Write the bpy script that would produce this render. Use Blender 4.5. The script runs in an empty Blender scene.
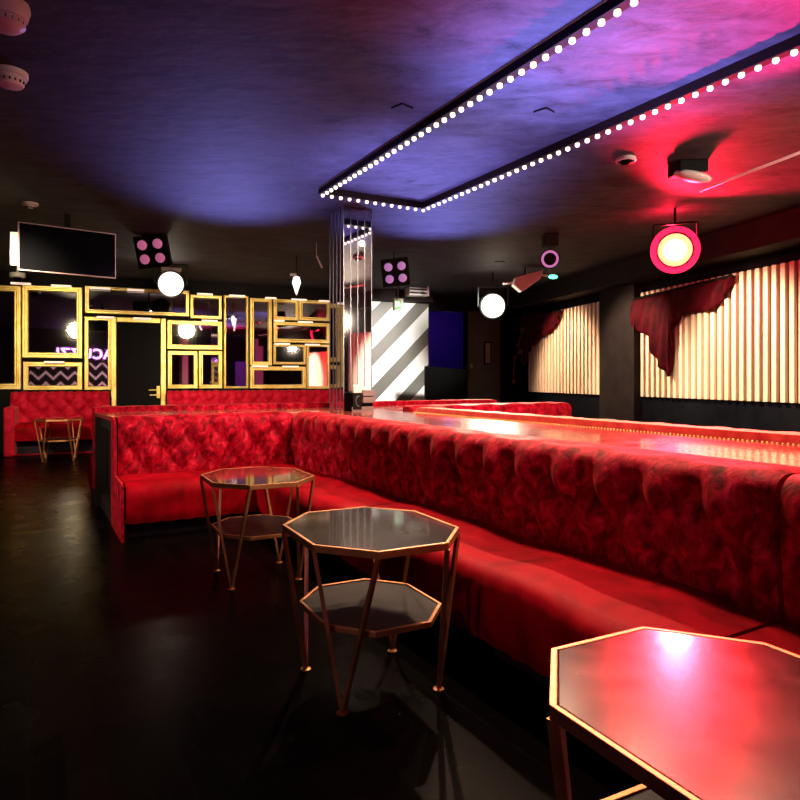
import bpy, bmesh, math, random
from mathutils import Vector, Matrix
random.seed(7)
C = bpy.context.scene.collection
PI = math.pi
F, HX, HY, H = 655.0, 400.0, 379.0, 1.35       # focal length (px), principal point, camera height
R = math.radians

# ------------------------------------------------------------------ frames of reference (place axes)
TH = math.atan2(.495, .869)                    # booths: x = across the counter, y = along the long bench
P0 = Vector((-2.255, 5.39, 0))
WA = math.atan2(.3789, .9255)                  # mirror wall: x along the wall, y into it
WO = Vector((-5.82, 12.66, 0))
RA = math.atan2(.251, .968)                    # slatted wall: y along the wall, x into it
RO = Vector((7.125, 0, 0))
CEIL = 3.33

def ray(px, py):
    return Vector(((px-HX)/F, 1.0, (HY-py)/F))
def on_plane(px, py, O, ang, axis):
    """photo point -> local coordinates on a wall plane"""
    d = ray(px, py)
    n = Vector((math.cos(ang), math.sin(ang), 0)) if axis == 'x' else Vector((-math.sin(ang), math.cos(ang), 0))
    t = Vector((math.cos(ang), math.sin(ang), 0)) if axis == 'y' else Vector((-math.sin(ang), math.cos(ang), 0))
    s = n.dot(O)/n.dot(Vector((d.x, d.y, 0)))
    p = Vector((d.x*s, d.y*s, H+d.z*s))
    q = Vector((p.x, p.y, 0))-O
    return t.dot(q), p.z
def back(px, py):  return on_plane(px, py, WO, WA, 'y')
def right(px, py): return on_plane(px, py, RO, RA, 'x')
def at(px, py, d):
    r = ray(px, py); return Vector((r.x*d, d, H+r.z*d))
def booth(v, u, z=0):
    c, s = math.cos(TH), math.sin(TH)
    return Vector((P0.x+v*c-u*s, P0.y+v*s+u*c, z))

# ------------------------------------------------------------------ materials
def mat(name, col=(.5,.5,.5), rough=.5, metal=0, emit=None, es=0, spec=.5, sheen=0, sheen_col=None, coat=0):
    m = bpy.data.materials.new(name); m.use_nodes = True
    b = m.node_tree.nodes['Principled BSDF']
    b.inputs['Base Color'].default_value = (*col, 1)
    b.inputs['Roughness'].default_value = rough
    b.inputs['Metallic'].default_value = metal
    b.inputs['Specular IOR Level'].default_value = spec
    b.inputs['Coat Weight'].default_value = coat
    if sheen:
        b.inputs['Sheen Weight'].default_value = sheen
        b.inputs['Sheen Roughness'].default_value = .35
        if sheen_col: b.inputs['Sheen Tint'].default_value = (*sheen_col, 1)
    if emit:
        b.inputs['Emission Color'].default_value = (*emit, 1)
        b.inputs['Emission Strength'].default_value = es
    return m
def nodes(m): return m.node_tree.nodes, m.node_tree.links, m.node_tree.nodes['Principled BSDF']
def noise_col(m, stops, scale, detail=4, dist=0, stretch=(1,1,1), rough=.55, coord='Object', bump=0, bump_scale=None, rmap=None):
    N, L, b = nodes(m)
    tc = N.new('ShaderNodeTexCoord'); mp = N.new('ShaderNodeMapping'); mp.inputs['Scale'].default_value = stretch
    nz = N.new('ShaderNodeTexNoise'); nz.inputs['Scale'].default_value = scale
    nz.inputs['Detail'].default_value = detail; nz.inputs['Distortion'].default_value = dist; nz.inputs['Roughness'].default_value = rough
    rp = N.new('ShaderNodeValToRGB'); e = rp.color_ramp.elements
    while len(e) < len(stops): e.new(.5)
    for k, (p, c) in enumerate(stops): e[k].position = p; e[k].color = (*c, 1)
    L.new(tc.outputs[coord], mp.inputs[0]); L.new(mp.outputs[0], nz.inputs['Vector'])
    L.new(nz.outputs['Fac'], rp.inputs[0]); L.new(rp.outputs[0], b.inputs['Base Color'])
    if bump:
        n2 = nz
        if bump_scale:
            n2 = N.new('ShaderNodeTexNoise'); n2.inputs['Scale'].default_value = bump_scale; n2.inputs['Detail'].default_value = 4
            L.new(mp.outputs[0], n2.inputs['Vector'])
        bp = N.new('ShaderNodeBump'); bp.inputs['Strength'].default_value = bump; bp.inputs['Distance'].default_value = .02
        L.new(n2.outputs['Fac'], bp.inputs['Height']); L.new(bp.outputs[0], b.inputs['Normal'])
    if rmap:
        mr = N.new('ShaderNodeMapRange'); mr.inputs['From Min'].default_value = .3; mr.inputs['From Max'].default_value = .7
        mr.inputs['To Min'].default_value = rmap[0]; mr.inputs['To Max'].default_value = rmap[1]
        L.new(nz.outputs['Fac'], mr.inputs[0]); L.new(mr.outputs[0], b.inputs['Roughness'])
    return m

M = {}
M['velvet'] = noise_col(mat('red crushed velvet', rough=.6, sheen=.45, sheen_col=(1,.16,.13), spec=.06),
    [(.33,(.10,.0,.005)),(.47,(.26,.001,.011)),(.58,(.44,.003,.022)),(.72,(.74,.03,.07))], 15, 4, .6, (1,1,.75), .6, bump=.3)
M['velvet_lit'] = noise_col(mat('red velvet with painted rim light', rough=.55, sheen=1, sheen_col=(1,.72,.55), spec=.1), [(.3,(.40,.02,.02)),(.7,(.62,.07,.06))], 12, 4, .5)  # paler base and cream sheen imitate light along the cushion top
M['velvet_sofa'] = noise_col(mat('red buttoned sofa velvet', rough=.6, sheen=.3, sheen_col=(1,.2,.2), spec=.06), [(.3,(.36,.002,.015)),(.7,(.62,.012,.04))], 8, 3)
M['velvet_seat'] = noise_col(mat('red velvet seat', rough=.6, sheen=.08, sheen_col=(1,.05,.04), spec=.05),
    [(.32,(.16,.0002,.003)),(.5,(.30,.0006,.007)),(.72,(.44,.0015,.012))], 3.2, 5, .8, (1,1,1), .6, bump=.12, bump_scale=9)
M['counter'] = noise_col(mat('oxblood lacquered counter', rough=.3, spec=.5, coat=.3),
    [(.3,(.30,.035,.03)),(.7,(.42,.06,.05))], 5, 4, .4, (1,1,1), bump=.03, bump_scale=30, rmap=(.22,.38))
b_ = M['counter'].node_tree.nodes['Principled BSDF']; b_.inputs['Coat Weight'].default_value = 1; b_.inputs['Coat Roughness'].default_value = .12
M['panel'] = noise_col(mat('aubergine black panel', rough=.35, spec=.2), [(.3,(.012,.008,.014)),(.7,(.03,.018,.03))], 6, 4)
M['brass'] = noise_col(mat('brushed copper brass', rough=.44, metal=.85), [(.3,(.46,.20,.08)),(.7,(.60,.28,.12))], 9, 3, rmap=(.38,.52))
M['gold'] = noise_col(mat('gilded frame', rough=.42, metal=.65), [(.3,(.72,.46,.10)),(.55,(.90,.66,.22)),(.75,(.98,.82,.42))], 6, 4, rmap=(.3,.46))
M['table'] = noise_col(mat('black glass lacquer', rough=.22, spec=.22, coat=1), [(.3,(.008,.005,.005)),(.7,(.018,.011,.010))], 5, 6, .5, bump=.01, bump_scale=40, rmap=(.20,.28))
M['table'].node_tree.nodes['Principled BSDF'].inputs['Coat Roughness'].default_value = .07
M['shelf'] = noise_col(mat('black shelf board', rough=.45, spec=.15), [(.3,(.006,.004,.004)),(.7,(.012,.008,.008))], 5, 4)
M['mirror'] = mat('mirror glass', (.78,.74,.76), .02, 1)
M['pillar_mirror'] = noise_col(mat('pillar mirror glass', (.8,.8,.84), .03, 1), [(.3,(.70,.70,.76)),(.7,(.8,.8,.84))], 3, 2)
M['silver'] = mat('bevelled mirror edge', (.22,.22,.28), .3, .8)
M['black'] = mat('matt black paint', (.004,.004,.004), .6, spec=.12)
M['gloss_black'] = mat('gloss black plastic', (.0015,.0015,.0015), .35, spec=.02)
M['wallblack'] = noise_col(mat('black wall paint', rough=.7, spec=.08), [(.3,(.003,.0025,.003)),(.7,(.007,.005,.006))], 4, 4)
M['dado'] = noise_col(mat('navy black dado', rough=.55, spec=.12), [(.3,(.0015,.002,.004)),(.7,(.004,.005,.009))], 5, 4)
M['greydoor'] = noise_col(mat('charcoal painted door', rough=.6, spec=.2), [(.3,(.05,.047,.045)),(.7,(.07,.066,.062))], 4, 3)
M['pier'] = noise_col(mat('dark plaster pier', rough=.7, spec=.12), [(.3,(.012,.009,.009)),(.7,(.020,.014,.014))], 4, 3)
M['white'] = mat('white painted metal', (.75,.72,.70), .4)
M['plastic'] = mat('white plastic', (.72,.66,.66), .35)
M['bulb'] = mat('warm bulb', (1,.9,.75), .3, emit=(1,.84,.62), es=1.6)
M['rim_dark'] = mat('dark brown light channel', (.010,.004,.003), .6, spec=.1)
M['flood_lens'] = mat('lit white flood lens', (1,1,1), .3, emit=(1,.95,.86), es=1.8)
M['red_lens'] = mat('lit red flood lens', (1,.5,.3), .3, emit=(1,.80,.34), es=1.15)
M['red_halo'] = mat('red halo glow', (.6,.02,.05), .4, emit=(1,.012,.07), es=2.2)  # glow colour for the painted halo around the red lens
M['purple_lens'] = mat('dim purple lens', (.5,.25,.6), .25, emit=(.62,.28,.72), es=.45)
M['pink_lens'] = mat('dim pink lens', (.6,.2,.4), .25, emit=(.80,.20,.42), es=.4)
M['green_face'] = mat('lit green exit face', (.02,.25,.02), .4, emit=(.12,.62,.05), es=.7)
M['sign_white'] = mat('lit white pictogram', (1,1,1), .4, emit=(.95,1,.85), es=1.2)
M['green_led'] = mat('green indicator lamp', (.1,.8,.4), .3, emit=(.1,.9,.45), es=4)
M['neon'] = mat('purple neon tube', (1,.6,1), .3, emit=(.78,.22,1), es=9)
M['screen'] = mat('switched off screen', (.003,.003,.004), .12, spec=.15)
M['bezel'] = mat('pink lit silver bezel', (.55,.34,.38), .35, .5)  # silver bezel with the pink light on its edges put into the colour
M['paper'] = mat('white paper', (.8,.78,.78), .6)
M['tray'] = mat('mauve grey metal', (.19,.13,.13), .4, .2)
M['pinkcol'] = mat('pink painted column', (.60,.38,.40), .5)
M['violet'] = mat('wall tinted by violet light', (.16,.08,.42), .55)  # violet light on corridor and rear panel put into the base colour
M['curtain'] = noise_col(mat('dark red swag velvet', rough=.7, sheen=.08, spec=.08, sheen_col=(1,.1,.1)), [(.3,(.022,0,.002)),(.7,(.07,.001,.006))], 6, 4)
M['brown'] = mat('brown tassel fabric', (.14,.06,.045), .7)
M['glass_lantern'] = mat('frosted lantern glass', (.9,.88,.85), .3, emit=(1,.93,.85), es=1.6)
M['lightbar'] = mat('white picture light bar', (.9,.78,.68), .4, emit=(1,.72,.58), es=.9)

def floor_mat():
    m = mat('dark stained floorboards', rough=.2, spec=.5)
    N, L, b = nodes(m); b.inputs['IOR'].default_value = 1.06
    tc = N.new('ShaderNodeTexCoord'); mp = N.new('ShaderNodeMapping')
    mp.inputs['Rotation'].default_value = (0,0,-(TH+PI/2)); br = N.new('ShaderNodeTexBrick')
    br.inputs['Scale'].default_value = 1; br.inputs['Brick Width'].default_value = 1.4; br.inputs['Row Height'].default_value = .12
    br.inputs['Mortar Size'].default_value = .003; br.inputs['Color1'].default_value = (.0015,.001,.001,1); br.inputs['Color2'].default_value = (.0035,.0022,.002,1)
    br.inputs['Mortar'].default_value = (.003,.002,.002,1)
    L.new(tc.outputs['Object'], mp.inputs[0]); L.new(mp.outputs[0], br.inputs['Vector']); L.new(br.outputs['Color'], b.inputs['Base Color'])
    nz = N.new('ShaderNodeTexNoise'); nz.inputs['Scale'].default_value = 3.5; nz.inputs['Detail'].default_value = 6
    L.new(mp.outputs[0], nz.inputs['Vector'])
    mr = N.new('ShaderNodeMapRange'); mr.inputs['To Min'].default_value = .20; mr.inputs['To Max'].default_value = .36
    L.new(nz.outputs['Fac'], mr.inputs[0]); L.new(mr.outputs[0], b.inputs['Roughness'])
    bp = N.new('ShaderNodeBump'); bp.inputs['Strength'].default_value = .25; bp.inputs['Distance'].default_value = .004
    ad = N.new('ShaderNodeMath'); ad.operation = 'MULTIPLY_ADD'; ad.inputs[1].default_value = 1.0
    L.new(br.outputs['Fac'], ad.inputs[0]); L.new(nz.outputs['Fac'], ad.inputs[2]); ad.inputs[1].default_value = -1
    L.new(ad.outputs[0], bp.inputs['Height']); L.new(bp.outputs[0], b.inputs['Normal'])
    return m
M['floor'] = floor_mat()
def ceil_mat():
    m = mat('dark painted plaster ceiling', rough=.7, spec=.15)
    noise_col(m, [(.32,(.008,.0075,.010)),(.44,(.030,.028,.036)),(.64,(.055,.050,.064))], 2.8, 9, .35, (1,1.9,1), .76, bump=.4, bump_scale=5.0)
    return m
M['ceiling'] = ceil_mat()
def stripe_mat():
    m = mat('diagonal black and white stripes', rough=.45)
    N, L, b = nodes(m)
    tc = N.new('ShaderNodeTexCoord'); sp = N.new('ShaderNodeSeparateXYZ'); L.new(tc.outputs['Object'], sp.inputs[0])
    a = N.new('ShaderNodeMath'); a.operation = 'SUBTRACT'; L.new(sp.outputs['Z'], a.inputs[0]); L.new(sp.outputs['X'], a.inputs[1])
    o = N.new('ShaderNodeMath'); o.operation = 'ADD'; o.inputs[1].default_value = 20.28; L.new(a.outputs[0], o.inputs[0])
    d = N.new('ShaderNodeMath'); d.operation = 'DIVIDE'; d.inputs[1].default_value = .86; L.new(o.outputs[0], d.inputs[0])
    f = N.new('ShaderNodeMath'); f.operation = 'FRACT'; L.new(d.outputs[0], f.inputs[0])
    g = N.new('ShaderNodeMath'); g.operation = 'GREATER_THAN'; g.inputs[1].default_value = .44; L.new(f.outputs[0], g.inputs[0])
    mx = N.new('ShaderNodeMix'); mx.data_type = 'RGBA'; L.new(g.outputs[0], mx.inputs['Factor'])
    mx.inputs[6].default_value = (.13,.125,.11,1); mx.inputs[7].default_value = (.88,.88,.86,1)
    L.new(mx.outputs[2], b.inputs['Base Color']); return m
M['stripes'] = stripe_mat()
def chevron_mat():
    m = mat('black and white chevrons', rough=.6, spec=.05)
    N, L, b = nodes(m)
    tc = N.new('ShaderNodeTexCoord'); sp = N.new('ShaderNodeSeparateXYZ'); L.new(tc.outputs['Object'], sp.inputs[0])
    pp = N.new('ShaderNodeMath'); pp.operation = 'PINGPONG'; pp.inputs[1].default_value = .27; L.new(sp.outputs['X'], pp.inputs[0])
    a = N.new('ShaderNodeMath'); a.operation = 'ADD'; L.new(sp.outputs['Z'], a.inputs[0]); L.new(pp.outputs[0], a.inputs[1])
    d = N.new('ShaderNodeMath'); d.operation = 'DIVIDE'; d.inputs[1].default_value = .42; L.new(a.outputs[0], d.inputs[0])
    f = N.new('ShaderNodeMath'); f.operation = 'FRACT'; L.new(d.outputs[0], f.inputs[0])
    g = N.new('ShaderNodeMath'); g.operation = 'GREATER_THAN'; g.inputs[1].default_value = .74; L.new(f.outputs[0], g.inputs[0])
    mx = N.new('ShaderNodeMix'); mx.data_type = 'RGBA'; L.new(g.outputs[0], mx.inputs['Factor'])
    mx.inputs[6].default_value = (.01,.01,.015,1); mx.inputs[7].default_value = (.80,.78,.85,1)
    L.new(mx.outputs[2], b.inputs['Base Color']); return m
M['chevron'] = chevron_mat()
M['slat'] = noise_col(mat('cream slat paint', rough=.5), [(.3,(.70,.56,.40)),(.7,(.92,.80,.60))], 1.6, 3, 0, (1,3,.3))
M['slat_back'] = mat('copper brown slat backing', (.25,.085,.035), .6)

# ------------------------------------------------------------------ mesh helpers
class MB:
    def __init__(s): s.bm = bmesh.new()
    def box(s, x0,x1,y0,y1,z0,z1):
        v = [s.bm.verts.new(p) for p in ((x0,y0,z0),(x1,y0,z0),(x1,y1,z0),(x0,y1,z0),(x0,y0,z1),(x1,y0,z1),(x1,y1,z1),(x0,y1,z1))]
        for f in ((0,3,2,1),(4,5,6,7),(0,1,5,4),(1,2,6,5),(2,3,7,6),(3,0,4,7)): s.bm.faces.new([v[i] for i in f])
        return s
    def prism(s, pts, z0, z1):
        a = [s.bm.verts.new((x,y,z0)) for x,y in pts]; b = [s.bm.verts.new((x,y,z1)) for x,y in pts]
        s.bm.faces.new(a[::-1]); s.bm.faces.new(b)
        for i in range(len(pts)):
            j = (i+1)%len(pts); s.bm.faces.new((a[i],a[j],b[j],b[i]))
        return s
    def bar(s, p, q, w, h=None):
        """rectangular bar from p to q"""
        h = h or w; p = Vector(p); q = Vector(q); d = (q-p).normalized()
        up = Vector((0,0,1)) if abs(d.z) < .99 else Vector((0,1,0))
        a = d.cross(up).normalized()*w/2; b = a.cross(d).normalized()*h/2
        r = []
        for c in (p,q): r.append([s.bm.verts.new(c+k) for k in (a+b,-a+b,-a-b,a-b)])
        s.bm.faces.new(r[0][::-1]); s.bm.faces.new(r[1])
        for i in range(4):
            j = (i+1)%4; s.bm.faces.new((r[0][i],r[0][j],r[1][j],r[1][i]))
        return s
    def tube(s, pts, r, n=8):
        pts = [Vector(p) for p in pts]; rings = []
        for i, p in enumerate(pts):
            d = (pts[min(i+1,len(pts)-1)]-pts[max(i-1,0)]).normalized()
            up = Vector((0,0,1)) if abs(d.z) < .95 else Vector((0,1,0))
            a = d.cross(up).normalized(); b = a.cross(d).normalized()
            rr = r[i] if isinstance(r,(list,tuple)) else r
            rings.append([s.bm.verts.new(p+(a*math.cos(t)+b*math.sin(t))*rr) for t in [2*PI*k/n for k in range(n)]])
        for A,B in zip(rings, rings[1:]):
            for k in range(n): s.bm.faces.new((A[k],A[(k+1)%n],B[(k+1)%n],B[k]))
        s.bm.faces.new(rings[0][::-1]); s.bm.faces.new(rings[-1]); return s
    def lathe(s, prof, n=24, c=(0,0,0), M4=None):
        """profile of (r,z) turned about z, optional matrix"""
        M4 = M4 or Matrix.Translation(c); rings = []
        for r,z in prof:
            if r < 1e-6: rings.append([s.bm.verts.new(M4@Vector((0,0,z)))]*n)
            else: rings.append([s.bm.verts.new(M4@Vector((r*math.cos(2*PI*k/n), r*math.sin(2*PI*k/n), z))) for k in range(n)])
        for A,B in zip(rings, rings[1:]):
            for k in range(n):
                f = []
                for v in (A[k],A[(k+1)%n],B[(k+1)%n],B[k]):
                    if v not in f: f.append(v)
                if len(f) > 2:
                    try: s.bm.faces.new(f)
                    except ValueError: pass
        if prof[0][0] > 1e-6: s.bm.faces.new(rings[0][::-1])
        if prof[-1][0] > 1e-6: s.bm.faces.new(rings[-1])
        return s
    def build(s, name, m, parent=None, smooth=False, bevel=0, seg=2):
        bmesh.ops.recalc_face_normals(s.bm, faces=s.bm.faces[:])
        me = bpy.data.meshes.new(name); s.bm.to_mesh(me); s.bm.free()
        if smooth:
            for p in me.polygons: p.use_smooth = True
        me.materials.append(m if not isinstance(m, str) else M[m])
        o = bpy.data.objects.new(name, me); C.objects.link(o)
        if parent: o.parent = parent
        if smooth == 'auto':
            md = o.modifiers.new('split','EDGE_SPLIT'); md.split_angle = R(38)
        if bevel:
            md = o.modifiers.new('bevel','BEVEL'); md.width = bevel; md.segments = seg; md.limit_method = 'ANGLE'
        return o
def tag(o, label=None, cat=None, group=None, kind=None):
    if label: o['label'] = label
    if cat: o['category'] = cat
    if group: o['group'] = group
    if kind: o['kind'] = kind
    return o
def thing(name, loc, rz, label, cat, group=None):
    o = bpy.data.objects.new(name, None); C.objects.link(o); o.empty_display_size = .1
    o.location = loc; o.rotation_euler = (0,0,rz); return tag(o, label, cat, group)
def place(o, loc, rz=0):
    o.location = loc; o.rotation_euler = (0,0,rz); return o
def kids(o): return [c for c in bpy.data.objects if c.parent == o]
def copy_tree(o, parent=None):
    c = o.copy(); C.objects.link(c)
    if parent: c.parent = parent
    for ch in kids(o): copy_tree(ch, c)
    return c
def struct(o): o['kind'] = 'structure'; return o

def arc(cx, cz, r, a0, a1, n=6, rz=None):
    rz = rz or r
    return [(cx+r*math.cos(R(a0+(a1-a0)*k/n)), cz+rz*math.sin(R(a0+(a1-a0)*k/n))) for k in range(n+1)]
def resample(poly, step):
    out = []
    for i in range(len(poly)):
        a, b = poly[i], poly[(i+1)%len(poly)]
        n = max(1, int(math.dist(a,b)/step+.5))
        for k in range(n): out.append((a[0]+(b[0]-a[0])*k/n, a[1]+(b[1]-a[1])*k/n))
    return out
def upholster(profile, a0, a1, axis, name, m, parent, disp=None, step=.035, coarse=None):
    """closed (p,z) profile swept from a0 to a1 along x or y, displaced along its normal"""
    pr = resample(profile, coarse or step); n = len(pr)
    area = sum(pr[i][0]*pr[(i+1)%n][1]-pr[(i+1)%n][0]*pr[i][1] for i in range(n))
    sg = 1 if area > 0 else -1
    nm = []
    for i in range(n):
        a, b = pr[i-1], pr[(i+1)%n]; dx, dz = b[0]-a[0], b[1]-a[1]; l = math.hypot(dx,dz) or 1
        nm.append((dz/l*sg, -dx/l*sg))
    L = a1-a0; ns = max(2, int(L/step)); bm = bmesh.new(); rings = []
    for k in range(ns+1):
        t = k/ns; a = a0+L*t; e = min(k, ns-k)
        rnd = {0:.010, 1:.003}.get(e, 0)                       # rounded ends
        ring = []
        for (p,z),(nx,nz) in zip(pr,nm):
            h = (disp(a,p,z,nx,nz) if disp else 0)*min(1,e/2)-rnd
            q, zz = p+nx*h, z+nz*h
            ring.append(bm.verts.new((a,q,zz) if axis == 'x' else (q,a,zz)))
        rings.append(ring)
    for A,B in zip(rings, rings[1:]):
        for i in range(n):
            j = (i+1)%n; bm.faces.new((A[i],A[j],B[j],B[i])).smooth = True
    bm.faces.new(rings[0]); bm.faces.new(rings[-1])
    bmesh.ops.recalc_face_normals(bm, faces=bm.faces[:])
    me = bpy.data.meshes.new(name); bm.to_mesh(me); bm.free(); me.materials.append(M[m])
    o = bpy.data.objects.new(name, me); C.objects.link(o)
    if parent: o.parent = parent
    md = o.modifiers.new('split','EDGE_SPLIT'); md.split_angle = R(60)
    return o
def tuft(s, t, a, b):
    p = s/a+t/b; q = s/a-t/b
    return (abs(math.sin(PI*p))*abs(math.sin(PI*q)))**.55

# ------------------------------------------------------------------ the room shell
fl = MB().box(-11,9.5,-4,21,-.1,0).build('floor','floor'); struct(fl)
ce = MB().box(-11,9.5,-4,21,CEIL,CEIL+.1).build('ceiling','ceiling'); struct(ce)

def wallbox(name, x0,x1,z0,z1, m, O=WO, ang=WA, y0=0, y1=.18):
    o = MB().box(x0,x1,y0,y1,z0,z1).build(name, m); place(o, (O.x,O.y,0), ang); return struct(o)
bx = lambda px: back(px,379)[0]
XL, XR = -3.6, bx(519)
wallbox('wall_back', XL, bx(427), 0, CEIL, 'wallblack')
wallbox('wall_back_end', bx(466.5), XR+.3, 0, CEIL, 'wallblack')
wallbox('wall_back_lintel', bx(427), bx(466.5), 2.95, CEIL, 'wallblack')
# corridor seen through the opening
c0, c1 = bx(427), bx(466.5)
cm = MB(); cm.box(c0-.1,c1+1.5,3.0,3.1,0,CEIL); struct(place(cm.build('wall_corridor','violet'), (WO.x,WO.y,0), WA))
struct(place(MB().box(c0-.1,c0,.18,3.0,0,CEIL).build('wall_corridor_left','wallblack'), (WO.x,WO.y,0), WA))
struct(place(MB().box(c1+1.4,c1+1.5,.18,3.0,0,CEIL).build('wall_corridor_right','violet'), (WO.x,WO.y,0), WA))
# left wall, rear wall, right wall
lw0 = Vector((WO.x+math.cos(WA)*XL, WO.y+math.sin(WA)*XL, 0))
lw1 = Vector((-6.0,-2.6,0)); dv = lw1-lw0
o = MB().box(0,dv.length,-.15,0,0,CEIL).build('wall_left','wallblack'); place(o, lw0, math.atan2(dv.y,dv.x)); struct(o)
o = MB().box(-6.2,8.3,-2.75,-2.6,0,CEIL).build('wall_front','wallblack'); struct(o)
YE = right(519,379)[0]
o = MB().box(0,.18,-2.8,YE,0,CEIL).build('wall_right','wallblack'); place(o, RO, RA); struct(o)
# dado and skirting ledge under the slats
yy = lambda px: right(px,379)[0]
ya, yb, yc, yd = yy(532.5), yy(610), yy(645), yy(800)
o = MB().box(-.05,0,-2.7,YE-.05,0,1.03).build('trim_1','dado'); place(o, RO, RA); struct(o)
# bulkhead above the slats
o = MB().box(-.55,0,-2.7,YE-.4,2.98,CEIL).build('trim_2','pier'); place(o, RO, RA); struct(o)
o = MB().box(-.22,0,yc,yb,0,2.98).build('trim_3','pier'); place(o, RO, RA); struct(o)

# slatted wall panels
def slats(y0, y1, zt, zb, label):
    t = thing('slatted_panel', (0,0,0), 0, label, 'wall panel'); place(t, RO, RA)
    MB().box(-.075,-.052,y0,y1,zb,zt).build('backing','slat_back',t)
    n = int(round((y1-y0)/.14)); p = (y1-y0)/n
    for k in range(n):
        yk = y0+p*(k+.5)
        MB().box(-.125,-.075,yk-p*.27,yk+p*.27,zb,zt).build('slat','slat',t,bevel=.008)
    return t
slats(yb+.02, ya, 2.82, 1.05, 'cream slatted wall panel left of the dark pier, its top corner under a red swag')
slats(yd-1.6, yc-.02, 2.82, 1.05, 'long cream slatted wall panel right of the dark pier, behind the long counter')
slats(2.77, 5.3, 2.45, 1.05, 'cream slatted wall panel nearest the camera, seen in the mirrored column')

# red swags over the slats
def swag(pts, label, tassel=None):
    t = thing('curtain_swag', (0,0,0), 0, label, 'curtain'); place(t, RO, RA)
    bm = bmesh.new(); cols = []; n = 70
    for k in range(n+1):
        f = k/n*(len(pts)-1); i = min(int(f), len(pts)-2); g = f-i
        px = pts[i][0]*(1-g)+pts[i+1][0]*g; ty = pts[i][1]*(1-g)+pts[i+1][1]*g; by = pts[i][2]*(1-g)+pts[i+1][2]*g
        y, zt = right(px, ty); _, zb = right(px, by); col = []
        for j in range(15):
            w = j/14; z = zt+(zb-zt)*w
            x = -.20-.035*math.sin(k*.75+w*3.2)*(.35+w)-.03*math.sin(w*PI)
            col.append(bm.verts.new((x,y,z)))
        cols.append(col)
    for A,B in zip(cols,cols[1:]):
        for j in range(14): bm.faces.new((A[j],A[j+1],B[j+1],B[j])).smooth = True
    me = bpy.data.meshes.new('drape'); bm.to_mesh(me); bm.free(); me.materials.append(M['curtain'])
    o = bpy.data.objects.new('drape', me); C.objects.link(o); o.parent = t
    md = o.modifiers.new('th','SOLIDIFY'); md.thickness = .02
    y0,z0 = right(pts[0][0],pts[0][1]); y1,z1 = right(pts[-1][0],pts[-1][1])
    MB().tube([(-.20,y0,z0),(-.20,y1,z1)],.022).build('pole','black',t,True)
    if tassel:
        m = MB()
        for px,py,r in tassel:
            y,z = right(px,py); m.lathe([(0,-r),(r*.7,-r*.7),(r,0),(r*.7,r*.7),(0,r)],10,(-.27,y,z))
        pts2 = [(-.27,)+right(px,py) for px,py,r in tassel]
        m.tube(pts2,.02,6); m.build('tassel','brown',t,True)
    return t
swag([(529.5,315,352),(532,313,366),(536,312.5,352),(541,312.5,345),(548,312,338),(556,311.5,334),(562,311,329),(566,311,322),(569.5,311,312)],
     'dark red velvet swag with a knotted tassel over the smaller slatted panel', [(533,330,.07),(529,345,.06),(531,352,.08),(525,358,.05),(524,370,.03),(524,382,.05)])
swag([(643,300,331),(650,299,332),(656,298,334),(661,297,343),(663,296,355),(668,295,364),(674,294,370),(679,293,376),(681.5,292,377),(683,292,350),(684,291,328),(690,289,317),(699,287,313),(715,283,312),(726,281,309),(733,279.5,299),(739,278,294),(745,276,279)],
     'dark red velvet swag with a long pointed tail over the longer slatted panel')

# ------------------------------------------------------------------ door, openings in the mirror wall
def in_back(px0,py0,px1,py1):
    x0,z1 = back(px0,py0); x1,_ = back(px1,py0); xm,z0 = back((px0+px1)/2,py1); _,z1 = back((px0+px1)/2,py0)
    return x0,x1,z0,z1
dx0,dx1,_,dz1 = in_back(116.5,323,160.5,400)
d = MB().box(dx0,dx1,-.03,-.005,0,dz1).build('door_1','wallblack'); place(d, WO, WA); struct(d)
fr = MB(); w = .10
fr.box(dx0-w,dx0,-.09,-.005,0,dz1+w); fr.box(dx1,dx1+w,-.09,-.005,0,dz1+w); fr.box(dx0,dx1,-.09,-.005,dz1,dz1+w)
fr.build('door_frame','gold',d,bevel=.012)
hx,hz = back(155,392)
h = MB(); h.tube([(hx-.12,-.09,hz+.04),(hx+.06,-.09,hz+.04)],.014); h.tube([(hx-.10,-.09,hz-.06),(hx+.06,-.09,hz-.06)],.014)
h.box(hx+.03,hx+.09,-.10,-.03,hz-.12,hz+.12); h.build('door_handle','gold',d)
# grey door right of the corridor opening
gx0,gx1,_,gz1 = in_back(467,312,499,379)
d2 = MB().box(gx0,gx1,-.06,-.005,0,gz1).build('door_2','greydoor'); place(d2, WO, WA); struct(d2)
kx,kz = back(469,366); MB().lathe([(0,-.05),(.03,-.04),(.035,0),(.03,.04),(0,.05)],12,(kx,-.10,kz)).build('door_knob','gold',d2,True)
t = thing('framed_picture', WO, WA, 'small black framed picture hanging on the charcoal door', 'picture')
px0,px1,pz0,pz1 = in_back(482.5,342,489.5,364.5)
MB().box(px0,px1,-.09,-.06,pz0,pz1).build('frame','gloss_black',t,bevel=.005)
MB().box(px0+.03,px1-.03,-.097,-.09,pz0+.03,pz1-.03).build('print','tray',t)
# dark screen leaning in the corridor mouth
o = MB().prism([(-.42,0),(.38,0),(.62,1.55),(-.42,1.62)],-.03,.03).build('folding_screen','gloss_black')
p = at(443,379,13.9); o.rotation_euler = (PI/2,0,WA); o.location = (p.x,p.y,.0)
tag(o,'dark slanted screen standing in front of the violet corridor','screen')
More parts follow.
